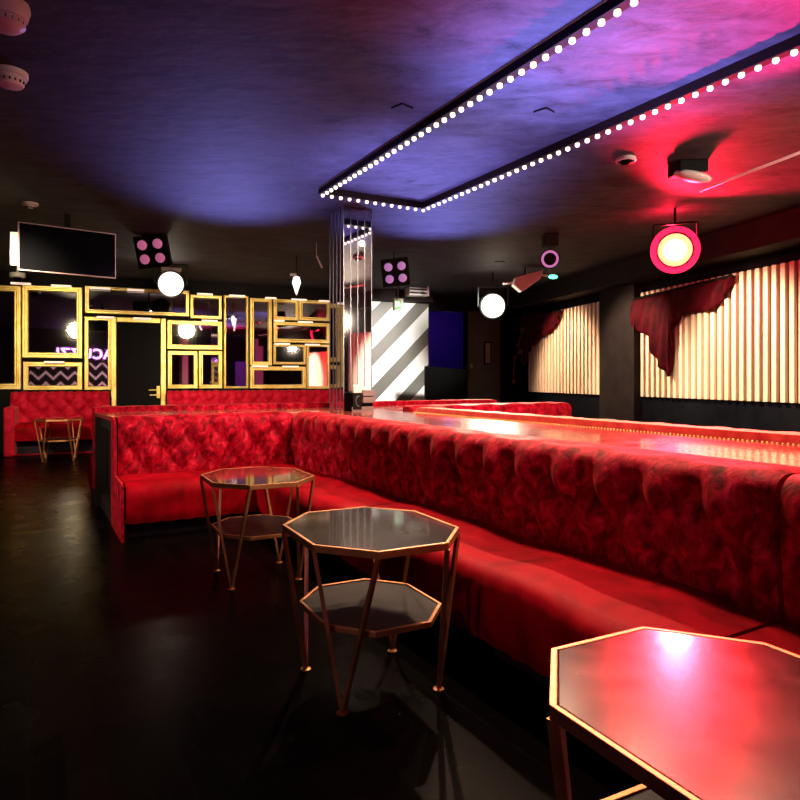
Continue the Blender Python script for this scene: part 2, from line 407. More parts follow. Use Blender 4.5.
# striped panel
sx0,sx1,sz0,sz1 = in_back(371,303,427,399)
t = MB().box(sx0,sx1,-.08,-.01,0,sz1).build('striped_panel','stripes'); place(t, WO, WA)
tag(t,'wall panel of diagonal black and white stripes behind the mirrored column','wall panel')
o = MB().box(sx0-.1,sx1,-.35,-.0,sz1+.01,CEIL).build('trim_4','pier'); place(o, WO, WA); struct(o)

# ------------------------------------------------------------------ gilt mirrors
def frame_mesh(m, x0,x1,z0,z1,w):
    # stepped moulding: (inset, depth from wall)
    prof = [(0,.0),(0,.045),(.012,.055),(w*.32,.055),(w*.40,.035),(w*.55,.035),(w*.68,.075),(w*.85,.075),(w,.03),(w,.0)]
    rings = []
    for ins,dep in prof:
        rings.append([m.bm.verts.new(p) for p in ((x0+ins,-dep,z0+ins),(x1-ins,-dep,z0+ins),(x1-ins,-dep,z1-ins),(x0+ins,-dep,z1-ins))])
    for A,B in zip(rings,rings[1:]):
        for i in range(4): m.bm.faces.new((A[i],A[(i+1)%4],B[(i+1)%4],B[i]))
    for i in range(4): m.bm.faces.new((rings[-1][i],rings[-1][(i+1)%4],rings[0][(i+1)%4],rings[0][i]))
MIR = [
 (-16,285.5,21.5,389.5,.115,'large gilt framed mirror cut off by the left photo edge'),
 (22.5,286.5,82.5,358,.105,'tall gilt framed mirror above the low wide one, directly over the left sofa'),
 (23.5,362,82.5,390,.09,'low wide gilt mirror just above the left sofa, zigzags reflected in it'),
 (85,288.5,189,315,.075,'long low gilt mirror running across the top of the black door'),
 (84.5,317,112,390,.075,'narrow upright gilt mirror left of the black door, purple neon reflected in it'),
 (190,295.5,221.5,319,.065,'small gilt mirror at the top row, right of the long one over the door'),
 (167,321,222,349.5,.095,'wide gilt mirror in the middle row, right of the black door'),
 (167.5,351,197.5,388.5,.085,'small upright gilt mirror next to the right side of the black door'),
 (198.5,351,222,388.5,.085,'smallest upright gilt mirror of the bottom row, left of the reddish narrow one'),
 (223.5,296,248,388.5,.045,'full height mirror with a thin reddish gilt frame'),
 (249.5,298.5,271.5,365.5,.085,'tall narrow gilt mirror with the small light star reflected in it'),
 (273,299.5,298,320.5,.08,'small square gilt mirror at the top right, left one of a pair'),
 (298.5,300.5,329.5,321,.08,'small gilt mirror in the top right corner of the mirror wall'),
 (273,322.5,329.5,343,.085,'wide low gilt mirror under the two small square ones'),
 (273,344.5,305.5,364.5,.055,'small thin framed gilt mirror under the wide low one at the right'),
 (306,344.5,329.5,388.8,.055,'upright thin framed gilt mirror in the bottom right corner beside the column'),
 (249.5,366.5,305.5,388.5,.09,'wide gilt mirror at the bottom of the right group, above the long sofa')]
for i,(a,b,c,dd,w,lab) in enumerate(MIR):
    x0,x1,z0,z1 = in_back(a,b,c,dd)
    cx = (x0+x1)/2
    base = WO+Vector((math.cos(WA)*cx-math.sin(WA)*-.005, math.sin(WA)*cx+math.cos(WA)*-.005,z0))
    t = thing('wall_mirror', base, WA, lab, 'mirror')
    hw = (x1-x0)/2; hh = z1-z0; m = MB(); frame_mesh(m,-hw,hw,0,hh,w); m.build('frame','gold',t)
    g = MB().box(-hw+w*.9,hw-w*.9,-.022,-.01,w*.9,hh-w*.9).build('glass','mirror',t)
# small picture light bars
BARS = [(12,32,284,'over the far left gilt mirror'),(52,72,286.3,'over the tall mirror above the left sofa'),(90,110.5,288.6,'at the left end over the long low mirror'),
 (127,144,290.5,'at the right end over the long low mirror'),(97,114.5,317.6,'above the narrow mirror left of the door'),(133,151,318.8,'on the frame above the black door'),
 (196.5,212,294.6,'over the small top mirror beside the big white light'),(201,216.5,321,'over the wide middle row mirror'),(45,65,362.2,'between the two mirrors above the left sofa'),
 (228,244,296.2,'over the full height reddish mirror'),(290,305,300,'between the two small square mirrors on top'),(317,329,301.5,'over the top right corner mirror'),
 (264,275,298.5,'over the tall narrow mirror with the light star'),(272.5,283,321,'under the left small square mirror'),(296.5,311,322.3,'under the right small square mirror'),
 (273,288.5,344,'at the left below the wide low mirror'),(303.5,318,344.8,'at the right below the wide low mirror'),(251,266.5,366.3,'over the left end of the bottom wide mirror'),(281,297,366.6,'over the right end of the bottom wide mirror')]
for a,b,y,lab in BARS:
    x0,z = back(a,y); x1,_ = back(b,y); cx = (x0+x1)/2; hw = (x1-x0)/2
    p = WO+Vector((math.cos(WA)*cx, math.sin(WA)*cx, z-.02))
    t = thing('picture_light', p, WA, 'slim white picture light '+lab, 'picture light','picture lights on the mirror wall')
    MB().box(-hw,hw,-.17,-.11,0,.035).build('light_bar','lightbar',t,bevel=.006)
    MB().box(-.02,.02,-.12,-.0,.0,.02).build('bracket','gold',t)

# ------------------------------------------------------------------ sofas on the mirror wall
def sofa(x0,x1,label,left_arm=True,right_arm=True,y0=-.86):
    L = x1-x0; cx = (x0+x1)/2
    t = thing('tufted_sofa', WO+Vector((math.cos(WA)*cx, math.sin(WA)*cx,0)), WA, label, 'sofa')
    a0,a1 = -L/2,L/2
    def db(a,p,z,nx,nz):
        if nx < -.5 or nz > .6: return .11*(tuft(a,z,.30,.34)-.5)*(1 if nx<-.3 else .4)
        return 0
    prof = [(-.16,.30),(-.30,.50),(-.36,.96)]+arc(-.24,1.0,.12,170,60,6)+[(-.10,1.08),(-.10,.30)]
    upholster(prof,a0+.02,a1-.02,'x','backrest','velvet_sofa',t,db,.035)
    s0 = a0+(.16 if left_arm else 0); s1 = a1-(.16 if right_arm else 0)
    ps = [(-.3,.26),(y0+.04,.26)]+arc(y0+.09,.46,.09,180,90,4)+[(-.3,.57)]
    upholster(ps,s0,s1,'x','seat','velvet_seat',t,lambda a,p,z,nx,nz:.008*math.sin(a*9)*math.sin(p*8),.06)
    for on,xx in ((left_arm,a0),(right_arm,a1-.16)):
        if on:
            MB().box(xx,xx+.16,y0-.04,-.2,.0,.86).build('arm','velvet_sofa',t,bevel=.03)
    MB().box(s0,s1,-.55,-.15,.0,.27).build('plinth','panel',t)
    f = MB(); f.box(s0,s1,y0+.08,y0+.10,.012,.03); f.build('foot_rail','velvet_seat',t)
    return t
sofa(-1.46, bx(112)-.02, 'red tufted sofa left of the black door, small gold table in front')
sofa(bx(165.5), bx(343), 'long red tufted sofa right of the black door, mostly hidden by the booth', True, False)

# ------------------------------------------------------------------ booths
def dtuft(axis_sign, a=.29, b=.44, amp=.082):
    def f(s,p,z,nx,nz):
        if nz > .75: return .010*math.sin(s*14)*math.sin(p*22)
        if nx*axis_sign > .2:
            w = min(1,max(0,(z-.47)/.10))*min(1,max(.12,(.97-z)/.10)); return amp*(tuft(s,z,a,b)-.6)*w
        return 0
    return f
def sdisp(s,p,z,nx,nz):
    if nz > .5: return .010*(math.sin(s*4.1+p*3)+math.sin(s*9.3-p*7)*.5)
    return .011*abs(math.sin(s*21+p*4))-.005
def bench(name,label,axis,a0,a1,f0,fb,tb,zt,sign=1,vm='velvet',seat=True,seat_range=None,group=None,finer=.03,end_panel=None):
    """sign=+1: faces the negative direction. f0 seat front, fb backrest front, tb backrest back"""
    base = booth(0,0)
    t = thing(name, base, TH, label, 'booth bench', group)
    prof = [(fb+sign*.02,.30),(fb-sign*.02,.52),(fb-sign*.045,.80)]
    r = .10
    prof += [(fb-sign*.045+sign*r*(1-math.cos(R(k))), zt-.10+.10*math.sin(R(k))) for k in (15,30,45,60,75,90)]
    prof += [(tb,zt),(tb,.30)]
    upholster(prof,a0+.004,a1-.004,axis,'backrest',vm,t,dtuft(-sign),finer)
    if seat:
        s0,s1 = seat_range or (a0,a1)
        ps = [(fb-sign*.0,.14),(f0+sign*.05,.14),(f0+sign*.02,.20),(f0+sign*.005,.32)]
        ps += [(f0+sign*(.10-.10*math.cos(R(k))), .38+.10*math.sin(R(k))) for k in (0,22,45,68,90)]
        ps += [(fb-sign*.0,.485)]
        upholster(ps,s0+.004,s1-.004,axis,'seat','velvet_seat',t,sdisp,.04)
        pl = MB(); q0,q1 = sorted((f0+sign*.20,fb+sign*.05))
        if axis == 'x': pl.box(s0+.01,s1-.01,q0,q1,0,.15)
        else: pl.box(q0,q1,s0+.01,s1-.01,0,.15)
        pl.build('plinth','panel',t)
    return t
VB, VT = 1.68, 1.90       # long bench backrest front / back
t = bench('booth_bench','short red velvet booth bench facing the camera, its open end towards the aisle','x',0,VB-.015,0,.58,.80,1.01,seat_range=(0,VB-.01))
cp = [(VB+.02,.30),(VB-.02,.52),(VB-.045,.80)]+[(VB-.045+.10*(1-math.cos(R(k))), .91+.10*math.sin(R(k))) for k in (15,30,45,60,75,90)]+[(VT,1.01),(VT,.30)]
upholster(cp,.004,.572,'y','corner_backrest','velvet',t,dtuft(-1),.026)
MB().box(VB-.04,VB+.12,.02,.56,0,.31).build('corner_plinth','panel',t)
# upholstered end face of this bench with nailheads
ep = MB(); ep.bm.faces.new([ep.bm.verts.new((-.012,u,z)) for u,z in ((.02,.0),(.02,.46),(.10,.485),(.50,.49),(.54,.95),(.64,1.0),(.79,1.0),(.79,.0))])
o = ep.build('end_panel','velvet',t); md = o.modifiers.new('th','SOLIDIFY'); md.thickness = .02
nh = MB()
for k in range(48):
    z = .03+k*.02; nh.lathe([(.006,0),(.004,.004),(0,.006)],6,M4=Matrix.Translation((-.024,.775,z))@Matrix.Rotation(-PI/2,4,'Y'))
nh.build('nailhead_trim','gold',t)
SEG = [(-1.755,-.004,'far section of the long red velvet bench, behind the two octagonal tables'),
       (-4.412,-1.757,'middle section of the long red velvet bench, behind the nearest octagonal table'),
       (-6.9,-4.425,'nearest section of the long red velvet bench at the right edge of the photo')]
for k,(a,b,lab) in enumerate(SEG):
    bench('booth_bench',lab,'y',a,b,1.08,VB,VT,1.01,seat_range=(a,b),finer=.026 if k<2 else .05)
# far side of the counter
for nm,lab,ax,a0,a1,f0,fb,tb,zt,sg in [
  ('booth_bench','red velvet bench on the far side of the long counter, only its padded top showing','y',-6.5,.15,3.67,3.07,2.86,1.05,-1),
  ('booth_bench','red velvet bench right of the column, its back facing the slatted panels','x',3.08,5.5,0,.58,.80,1.045,1),
  ('booth_bench','red velvet bench behind the short counter, a thin red line facing the mirror wall','x',-.09,5.3,2.65,2.07,1.86,1.05,-1)]:
    bench(nm,lab,ax,a0,a1,f0,fb,tb,zt,sg,seat_range=((a0,-.1) if ax=='y' else (3.7,5.5) if sg==1 else None),finer=.06,vm='velvet_lit' if ax=='y' else 'velvet')
# counter between the benches
t = thing('booth_counter', booth(0,0), TH, 'long oxblood counter running between the back to back red benches', 'counter')
top = MB(); top.prism([(1.905,-6.6),(2.85,-6.6),(2.85,.81),(5.4,.81),(5.4,1.85),(-.09,1.85),(-.03,.81),(1.905,.81)],.955,.998); top.build('counter_top','counter',t,bevel=.006)
b_ = MB(); b_.prism([(1.92,-6.5),(2.84,-6.5),(2.84,.82),(5.3,.82),(5.3,1.84),(.04,1.84),(.04,.82),(1.92,.82)],0,.955); b_.build('counter_body','panel',t)
e = MB(); e.box(-.03,.04,.81,.88,0,.955); e.box(-.08,.04,1.78,1.85,0,.955); e.box(-.03,.04,.88,1.78,.86,.955); e.box(-.03,.04,.88,1.78,0,.14); e.build('end_frame','pier',t,bevel=.006)
nh = MB()
for k in range(230): nh.lathe([(.007,0),(.005,.006),(0,.009)],6,(2.838,-6.4+k*.0285,.998))
nh.build('nailhead_trim','gold',t)

# ------------------------------------------------------------------ mirrored column on the counter
pc = (2.42,1.03); 
t = thing('mirrored_column', booth(pc[0]+.02,pc[1],.998), TH, 'square column clad in narrow mirror strips standing on the counter', 'column')
pw, pl = .36, .40; hh = CEIL-.998-.002
MB().box(.004,pw-.004,.004,pl-.004,0,hh).build('mirror_cladding','pillar_mirror',t)
s = MB()
for k in range(5):
    x = pw*k/4; s.box(x-.003,x+.003,-.002,.004,0,hh)
    y = pl*k/4; s.box(-.002,.004,y-.003,y+.003,0,hh)
    if k: s.box(pw-.004,pw+.004,y-.004,y+.004,0,hh)
s.build('strip_edges','silver',t)

# napkin and menu box in front of the column
t = thing('caddy_box', at(358.5,379,7.25)*1, TH, 'black box with mauve trays and a silver ring in front of the mirrored column', 'caddy box'); t.location.z = .999
MB().box(-.13,.13,-.1,.1,0,.20).build('body','gloss_black',t,bevel=.008)
MB().box(-.01,.14,-.135,-.095,.09,.155).build('tray','tray',t,bevel=.005)
MB().box(-.01,.14,-.135,-.095,.165,.23).build('tray','tray',t,bevel=.005)
MB().box(-.12,-.02,-.12,-.1,.02,.2).build('front_plate','black',t)
MB().box(-.13,.13,-.11,-.1,.0,.05).build('front_rail','tray',t)
m = MB(); m.tube([(-.055-.04*math.sin(a),-.13,.11+.055*math.cos(a)) for a in [R(k) for k in range(0,181,15)]],.006,6); m.build('ring_handle','silver',t,True)
p = MB()
for k in range(5): p.box(-.08+k*.004,.06-k*.006,-.05+.018*k,-.045+.018*k,.20,.27+.01*(k%3))
p.build('paper_cards','paper',t)

# ------------------------------------------------------------------ octagonal tables
def octo(hw,hl,ax,ay):   # x half width, y half length, corner cuts
    return [(hw,-hl+ay),(hw,hl-ay),(hw-ax,hl),(-hw+ax,hl),(-hw,hl-ay),(-hw,-hl+ay),(-hw+ax,-hl),(hw-ax,-hl)]
TZ = .69
def make_table():
    t = thing('octagonal_table',(0,0,0),0,'x','table')
    P = octo(.344,.422,.188,.217)
    inner = octo(.330,.408,.182,.211)
    MB().prism(octo(.328,.406,.182,.211),TZ-.020,TZ-.001).build('tabletop','table',t,bevel=.0025)
    def ring(out,inn,z0,z1,name):
        m = MB(); n = 8
        A = [[m.bm.verts.new((x,y,z)) for x,y in q] for q,z in ((out,z0),(out,z1),(inn,z1),(inn,z0))]
        for a in range(4):
            b = (a+1)%4
            for i in range(n): m.bm.faces.new((A[a][i],A[a][(i+1)%n],A[b][(i+1)%n],A[b][i]))
        return m.build(name,'brass',t,bevel=.002)
    ring(P,inner,TZ-.030,TZ,'top_rim')
    foot = {(1,1):0}; lt = .5; Z1 = TZ-.03; zs = .335
    k = (Z1-zs)/Z1; fx = .225
    S = []
    for (x,y) in P:
        f = (math.copysign(fx,x), math.copysign(fx,y)); S.append((x+(f[0]-x)*k, y+(f[1]-y)*k))
    S = [(x*.81,y*.79) for x,y in P]
    So = [(x*1.0,y*1.0) for x,y in S]; Si = [(x*.95,y*.95) for x,y in S]
    ring(So,Si,zs-.012,zs+.012,'shelf_rim')
    MB().prism([(x*.948,y*.948) for x,y in S],zs-.008,zs+.006).build('shelf','shelf',t)
    for sx in (1,-1):
        for sy in (1,-1):
            q = [p for p in P if (p[0]*sx>0 and p[1]*sy>0)]
            m = MB(); f = Vector((sx*fx,sy*fx,.012))
            for x,y in q:
                r_ = .983; m.bar((x*r_,y*r_,Z1+.002),(f.x+(x-f.x)*.02,f.y+(y-f.y)*.02,.012),.019,.016)
            lg = m.build('leg','brass',t)
            MB().lathe([(.024,0),(.024,.005),(.010,.010),(.008,.024),(0,.028)],16,(f.x,f.y,0)).build('foot','brass',lg,'auto')
    return t
T0 = make_table()
TAB = [((-.135,2.947),TH-R(2.5),'middle octagonal black topped brass table with a white reflection on top, beside the long bench'),
       ((-.985,4.51),TH-R(2.5),'octagonal brass table with reddish top in the booth corner by the short bench'),
       ((.702,1.303),TH-R(2.5),'nearest octagonal table at the lower right corner, its top glowing red'),
       ((-5.72,11.0),WA,'small gold octagonal table far left, in front of the red sofa')]
for i,((x,y),a,lab) in enumerate(TAB):
    o = T0 if i == 0 else copy_tree(T0)
    place(o,(x,y,0),a); o['label'] = lab

# ------------------------------------------------------------------ marquee light strip on the ceiling
t = thing('marquee_light_frame', booth(2.56,.48,CEIL), TH, 'rectangular frame of warm round bulbs fixed to the ceiling above the counter', 'light frame')
W2 = .61; LEN = 5.3; zb = 3.25-CEIL
def rail(x0,x1,y0,y1): MB().box(x0,x1,y0,y1,zb+.01,-.001).build('channel','rim_dark',t,bevel=.004)
rail(-W2-.035,-W2+.035,-LEN,.035); rail(W2-.035,W2+.035,-LEN,.035); rail(-W2+.035,W2-.035,-.035,.035)
gt = MB(); gt.box(-W2-.04,-W2-.035,-LEN,.04,-.012,-.001); gt.build('channel_trim','brass',t)
bulbs = []
n = int(LEN/.108)
for k in range(1,12): bulbs.append((-W2+2*W2*k/12, 0))
for k in range(n):
    bulbs.append((-W2,-k*.108)); bulbs.append((W2,-k*.108))
bulbs.sort(key=lambda p:-p[1]); 
bprof = [(.018,.012),(.018,.004),(.020,-.004),(.017,-.013),(.009,-.019),(0,-.021)]
b0 = MB().lathe(bprof,12).build('bulb','bulb',t,True); b0.location = (*bulbs[0],zb)
for p in bulbs[1:96]:
    c = b0.copy(); C.objects.link(c); c.location = (*p,zb)
if bulbs[96:]:
    m = MB()
    for p in bulbs[96:]: m.lathe(bprof,10,(p[0],p[1],zb))
    o = m.build('bulbs','bulb',t,True); o['kind'] = 'stuff'

# ------------------------------------------------------------------ TV, detectors, lamps, fittings
def hang(p, r=.012): # ceiling rod in local coordinates from z=0 up to the ceiling
    return CEIL-p.z
p = at(18,270,7.5)
t = thing('television', p, math.atan2(.61,.79), 'wall television switched off, hung below the ceiling at the upper left', 'television')
Wd, Hd = 1.06,.555
MB().box(.012,Wd-.012,-.004,.02,.012,Hd-.012).build('screen','screen',t)
m = MB(); m.box(0,.012,-.008,.03,0,Hd); m.box(Wd-.012,Wd,-.008,.03,0,Hd); m.box(.012,Wd-.012,-.008,.03,0,.012); m.box(.012,Wd-.012,-.008,.03,Hd-.012,Hd); m.build('bezel','bezel',t)
MB().box(.02,Wd-.02,.02,.06,.03,Hd-.03).build('rear_cover','gloss_black',t)
m = MB(); m.prism([(-.07,.06),(.12,.06),(.12,.03),(-.005,.03)],.06,.44); m.build('mount_plate','white',t)
MB().box(Wd/2-.03,Wd/2+.03,.06,.10,.2,CEIL-p.z).build('mount_pole','black',t)
def detector(name,px,py,rad,prof,label,d=None,mt='plastic'):
    d = d or (CEIL-H)*F/(HY-py); p = at(px,py,d); p.z = CEIL
    t = thing(name,p,0,label,'smoke detector')
    MB().lathe([(r*rad,z*rad) for r,z in prof[0]],28).build('base',mt,t,'auto')
    o = MB().lathe([(r*rad,z*rad) for r,z in prof[1]],28).build('sensor_head',mt,t,'auto')
    g = MB()
    for k in range(18):
        a = 2*PI*k/18; r1 = prof[2]*rad; z1 = prof[3]*rad
        g.box(r1*math.cos(a)-.004,r1*math.cos(a)+.004,r1*math.sin(a)-.004,r1*math.sin(a)+.004,z1-.008,z1+.008)
    g.build('vent_slots','black',t)
    return t
A1 = [(1.0,0),(1.0,-.28),(.9,-.34),(.5,-.36)]; A2 = [(.88,-.36),(.9,-.55),(.70,-.85),(.3,-.95),(0,-.97)]
detector('smoke_detector',10,72,.105,(A1,A2,.84,-.66),'round white smoke detector on the ceiling at the left edge, second from the top')
detector('smoke_detector',6,2,.11,([(1,0),(1.05,-.25),(.9,-.75),(.6,-.8)],[(.82,-.8),(.84,-1.05),(.6,-1.25),(.25,-1.3),(0,-1.32)],.80,-.95),'deep reddish smoke detector cut off by the top left corner',3.45)
detector('smoke_detector',30,203,.085,(A1,[(.55,-.36),(.5,-.62),(.3,-.72),(0,-.74)],.5,-.6),'small pinkish smoke detector on the ceiling above the television')
p = at(17.5,273,11.2)
t = thing('dome_camera', Vector((p.x,p.y,CEIL)), 0, 'small white dome camera hanging over the far left mirror', 'camera')
dz = p.z-CEIL
MB().lathe([(.02,0),(.02,dz),(.12,dz),(.12,dz-.07),(.10,dz-.08),(0,dz-.08)],20).build('housing','plastic',t,'auto')
MB().lathe([(.07,dz-.08),(.06,dz-.13),(.03,dz-.155),(0,dz-.16)],16).build('dome','gloss_black',t,True)

def aim(loc, tgt):
    return (Vector(tgt)-Vector(loc)).to_track_quat('-Z','Y')
def flood(px,py,d,rad,lens,label,tgt,name='flood_light'):
    p = at(px,py,d); t = thing(name,p,0,label,'flood light')
    q = aim(p,tgt).to_matrix().to_4x4()
    MB().lathe([(rad*.5,.26),(rad*.8,.24),(rad*1.05,.05),(rad*1.1,-.0),(rad*1.1,-.02),(rad,-.02),(rad,.01)],28,M4=q).build('lamp_body','black',t,'auto')
    MB().lathe([(rad*.98,.0),(rad*.98,-.012),(rad*.6,-.03),(0,-.036)],28,M4=q).build('lens',lens,t,True)
    m = MB(); ax = q.to_3x3()@Vector((1,0,0)); up = CEIL-p.z
    a = ax*rad*1.25; m.bar(a,a+Vector((0,0,rad*1.6)),.02,.03); m.bar(-a,-a+Vector((0,0,rad*1.6)),.02,.03)
    m.bar(a+Vector((0,0,rad*1.6)),-a+Vector((0,0,rad*1.6)),.03,.02); m.build('yoke','black',t)
    MB().tube([(0,0,rad*1.6),(0,0,up)],.015).build('drop_rod','black',t,True)
    return p
def lamp(kind,loc,col,power,tgt=None,size=.1,angle=90,blend=.5,name='lamp',sy=None):
    l = bpy.data.lights.new(name,kind); l.color = col; l.energy = power
    if kind == 'SPOT': l.spot_size = R(angle); l.spot_blend = blend; l.shadow_soft_size = size
    elif kind == 'POINT': l.shadow_soft_size = size
    elif kind == 'AREA':
        l.shape = 'RECTANGLE'; l.size = size; l.size_y = sy or size
    o = bpy.data.objects.new(name,l); C.objects.link(o); o.location = loc
    if tgt is not None: o.rotation_euler = aim(loc,tgt).to_euler()
    return o
WARM = (1,.80,.58)
pA = flood(171,284,11.2,.21,'flood_lens','large bright white flood light hanging over the black door',(0,0,1.2))
pB = flood(493,306,12.2,.22,'flood_lens','bright white flood light hanging above the right end of the far benches',(0,0,1.2))
pR = flood(675,250,7.6,.19,'red_lens','bright red flood light hanging in front of the slatted wall',(0,0,1.2))
q = aim(pR,(0,0,1.2)).to_matrix().to_4x4()
MB().lathe([(.125,-.034),(.08,-.05),(0,-.056)],24,M4=q).build('lamp_core','flood_lens',[o for o in bpy.data.objects if o.get('label','').startswith('bright red flood')][0],True)
t_ = [o for o in bpy.data.objects if o.get('label','').startswith('bright red flood')][0]
MB().lathe([(.195,-.012),(.20,-.02),(.265,-.02),(.27,-.01),(.265,.02),(.195,.02)],32,M4=q).build('halo_ring','red_halo',t_,'auto')  # glowing ring added to imitate the red halo around the lens
pC = (5.55,3.0,2.67)
t_ = thing('flood_light',pC,0,'white flood light on the right wall that shows as a star in the mirrored column','flood light')
q = aim(pC,(-.5,7.3,2.0)).to_matrix().to_4x4()
MB().lathe([(.06,.24),(.10,.22),(.13,.02),(.13,-.02),(.12,-.02)],24,M4=q).build('lamp_body','black',t_,'auto')
MB().lathe([(.118,0),(.07,-.02),(0,-.025)],24,M4=q).build('lens','flood_lens',t_,True)
MB().tube([(0,0,.12),(0,0,CEIL-2.67)],.015).build('drop_rod','black',t_,True)
# housing over the left flood light
t = thing('junction_housing', at(171,263,11.75), WA, 'beige box housing above the flood light over the door', 'housing')
MB().box(-.17,.17,-.12,.12,-.16,.13).build('box','white',t,bevel=.01)
MB().tube([(0,0,.13),(0,0,CEIL-t.location.z)],.02).build('drop_rod','black',t,True)

def quad(px,py,d,sp,lens,label):
    p = at(px,py,d); t = thing('four_lamp_blinder',p,0,label,'stage light')
    t.rotation_euler = (R(14),R(-6),0)
    s = sp*d/F; r = s*.37
    MB().box(-s*1.15,s*1.15,.0,.12,-s*1.15,s*1.15).build('housing','black',t,bevel=.01)
    for ix in (-1,1):
        for iz in (-1,1):
            q = Matrix.Translation((ix*s*.55,-.005,iz*s*.5))@Matrix.Rotation(PI/2,4,'X')
            MB().lathe([(r*1.1,-.005),(r*1.1,.012),(r,.012)],20,M4=q).build('lens_ring','gloss_black',t)
            MB().lathe([(r,0),(r*.95,.012),(r*.5,.022),(0,.026)],20,M4=q).build('lens',lens,t,True)
    MB().tube([(0,.06,s*1.1),(0,.06,CEIL-p.z-.02)],.014).build('drop_rod','black',t,True)
quad(151.5,251.5,9.0,14,'pink_lens','four lamp stage light with dim pink lenses left of the white flood light')
quad(395.5,272.5,10.2,12,'purple_lens','four lamp stage light with dim purple lenses right of the mirrored column')

# moving head with a purple ring
p = at(550,259,9.0); t = thing('moving_head', p, 0, 'round stage light with a purple ring lens near the red glow', 'stage light')
q = aim(p,(0,0,1.3)).to_matrix().to_4x4()
MB().lathe([(.06,.2),(.12,.16),(.135,.0),(.135,-.02),(.12,-.02)],24,M4=q).build('lamp_body','black',t,'auto')
MB().lathe([(.118,.0),(.118,-.022),(.085,-.022),(.085,0)],24,M4=q).build('lens_ring','purple_lens',t,'auto')
MB().lathe([(.08,0),(.06,-.015),(0,-.02)],24,M4=q).build('lens','gloss_black',t,True)
MB().box(-.1,.1,-.1,.1,.17,CEIL-p.z).build('yoke_base','black',t,bevel=.01)
p = at(500,259,11); t = thing('par_light', p, 0, 'tiny pink glowing stage light above the white flood light', 'stage light')
MB().box(-.08,.08,-.02,.10,-.05,.05).build('lamp_body','black',t,bevel=.01)
MB().box(-.065,.065,-.03,-.02,-.032,.032).build('lens','pink_lens',t)
MB().tube([(0,.04,.05),(0,.04,CEIL-p.z)],.012).build('drop_rod','black',t,True)
# white wedge projector with green indicator
p = at(526,279,11.6); t = thing('projector_arm', p, R(8), 'white wedge shaped projector arm with a green indicator light at its end', 'projector')
m = MB(); m.prism([(-.25,-.12),(-.10,-.24),(.24,.0),(.30,.16),(-.2,.02)],-.08,.08); o = m.build('housing','white',t,bevel=.015); o.rotation_euler = (PI/2,0,0)
MB().tube([(-.25,0,-.07),(-.42,0,-.09)],.022).build('arm','white',t,True)
MB().tube([(.25,0,.08),(.40,0,.06)],.02).build('cable_arm','white',t,True)
MB().lathe([(0,-.09),(.03,-.06),(.04,0),(.03,.06),(0,.09)],12,M4=Matrix.Translation((.50,0,.05))@Matrix.Rotation(PI/2,4,'Y')).build('indicator_lamp','green_led',t,True)
MB().tube([(0,.05,.05),(0,.05,CEIL-p.z)],.018).build('drop_rod','black',t,True)
# emergency light under a black box on the ceiling
d = (CEIL-H)*F/(HY-163); p = at(689,163,d)
t = thing('ceiling_fitting', Vector((p.x,p.y,CEIL)), TH+R(-30), 'black ceiling box with a glossy white lamp under it, above the red flood light', 'ceiling light')
MB().prism([(-.13,-.11),(.13,-.11),(.15,.12),(-.15,.12)],-.11,0).build('box','black',t,bevel=.01)
m = MB(); q = Matrix.Translation((.01,-.05,-.145))@Matrix.Rotation(R(12),4,'Y')@Matrix.Scale(1.9,4,(1,0,0)); m.lathe([(0,-.035),(.05,-.03),(.085,-.008),(.09,.012),(.08,.03),(0,.034)],24,M4=q); m.build('lamp_cover','plastic',t,True)
p = at(626,158,6.0); 
# small ceiling ring speaker
t = thing('ceiling_ring', Vector((p.x*1.0*(CEIL-H)/(p.z-H),6.0*(CEIL-H)/(p.z-H),CEIL)), 0, 'small pinkish ring fitting on the ceiling beside the right row of bulbs', 'ceiling fitting')
MB().lathe([(.085,0),(.09,-.03),(.075,-.035),(.07,0)],24).build('ring','plastic',t,'auto')
MB().lathe([(.045,0),(.05,-.05),(.03,-.06),(0,-.06)],20).build('core','gloss_black',t,'auto')
# pipe along the ceiling at right
a, b = at(700,191,5.6), at(806,203,4.6)
a.z = b.z = H+(HY-191)/F*5.6
t = MB().tube([(0,0,0),tuple(b-a)],.012).build('ceiling_pipe','plastic',None,True); t.location = a
tag(t,'thin pale pipe crossing under the ceiling towards the right edge','pipe')

# air conditioner, exit sign, pipe by the striped panel
p = at(417,287,14.3); t = thing('air_conditioner', p, WA, 'white louvred air conditioner high above the striped panel', 'air conditioner')
MB().box(-.23,.23,-.12,.15,-.20,.21).build('casing','white',t,bevel=.01)
for k in range(4): MB().box(-.22,.22,-.145,-.12,-.16+k*.075,-.13+k*.075).build('louvre','pier',t)
MB().box(-.02,.02,.02,.06,.2,CEIL-p.z).build('bracket','black',t)
p = at(398,303.5,13.2); t = thing('exit_sign', p, WA, 'hanging green emergency exit sign in front of the striped panel', 'exit sign')
MB().box(-.105,.105,-.03,.03,-.14,.10).build('sign_box','plastic',t,bevel=.006)
MB().box(-.085,.06,-.036,-.03,-.12,.06).build('green_face','green_face',t)
m = MB(); m.box(-.075,-.03,-.042,-.036,-.08,.04); m.box(.02,.032,-.042,-.036,-.06,.0)
m.bar((0,-.039,.035),(0,-.039,.048),.016,.012); m.bar((0,-.039,.028),(-.008,-.039,-.03),.022,.006); m.bar((-.006,-.039,-.03),(-.03,-.039,-.08),.012,.006)
m.bar((-.006,-.039,-.03),(.022,-.039,-.07),.012,.006); m.bar((0,-.039,.02),(.028,-.039,.0),.010,.006); m.bar((0,-.039,.02),(-.026,-.039,.01),.010,.006)
m.build('pictogram','sign_white',t)
MB().tube([(0,0,.1),(0,0,CEIL-p.z)],.008).build('chain','silver',t,True)
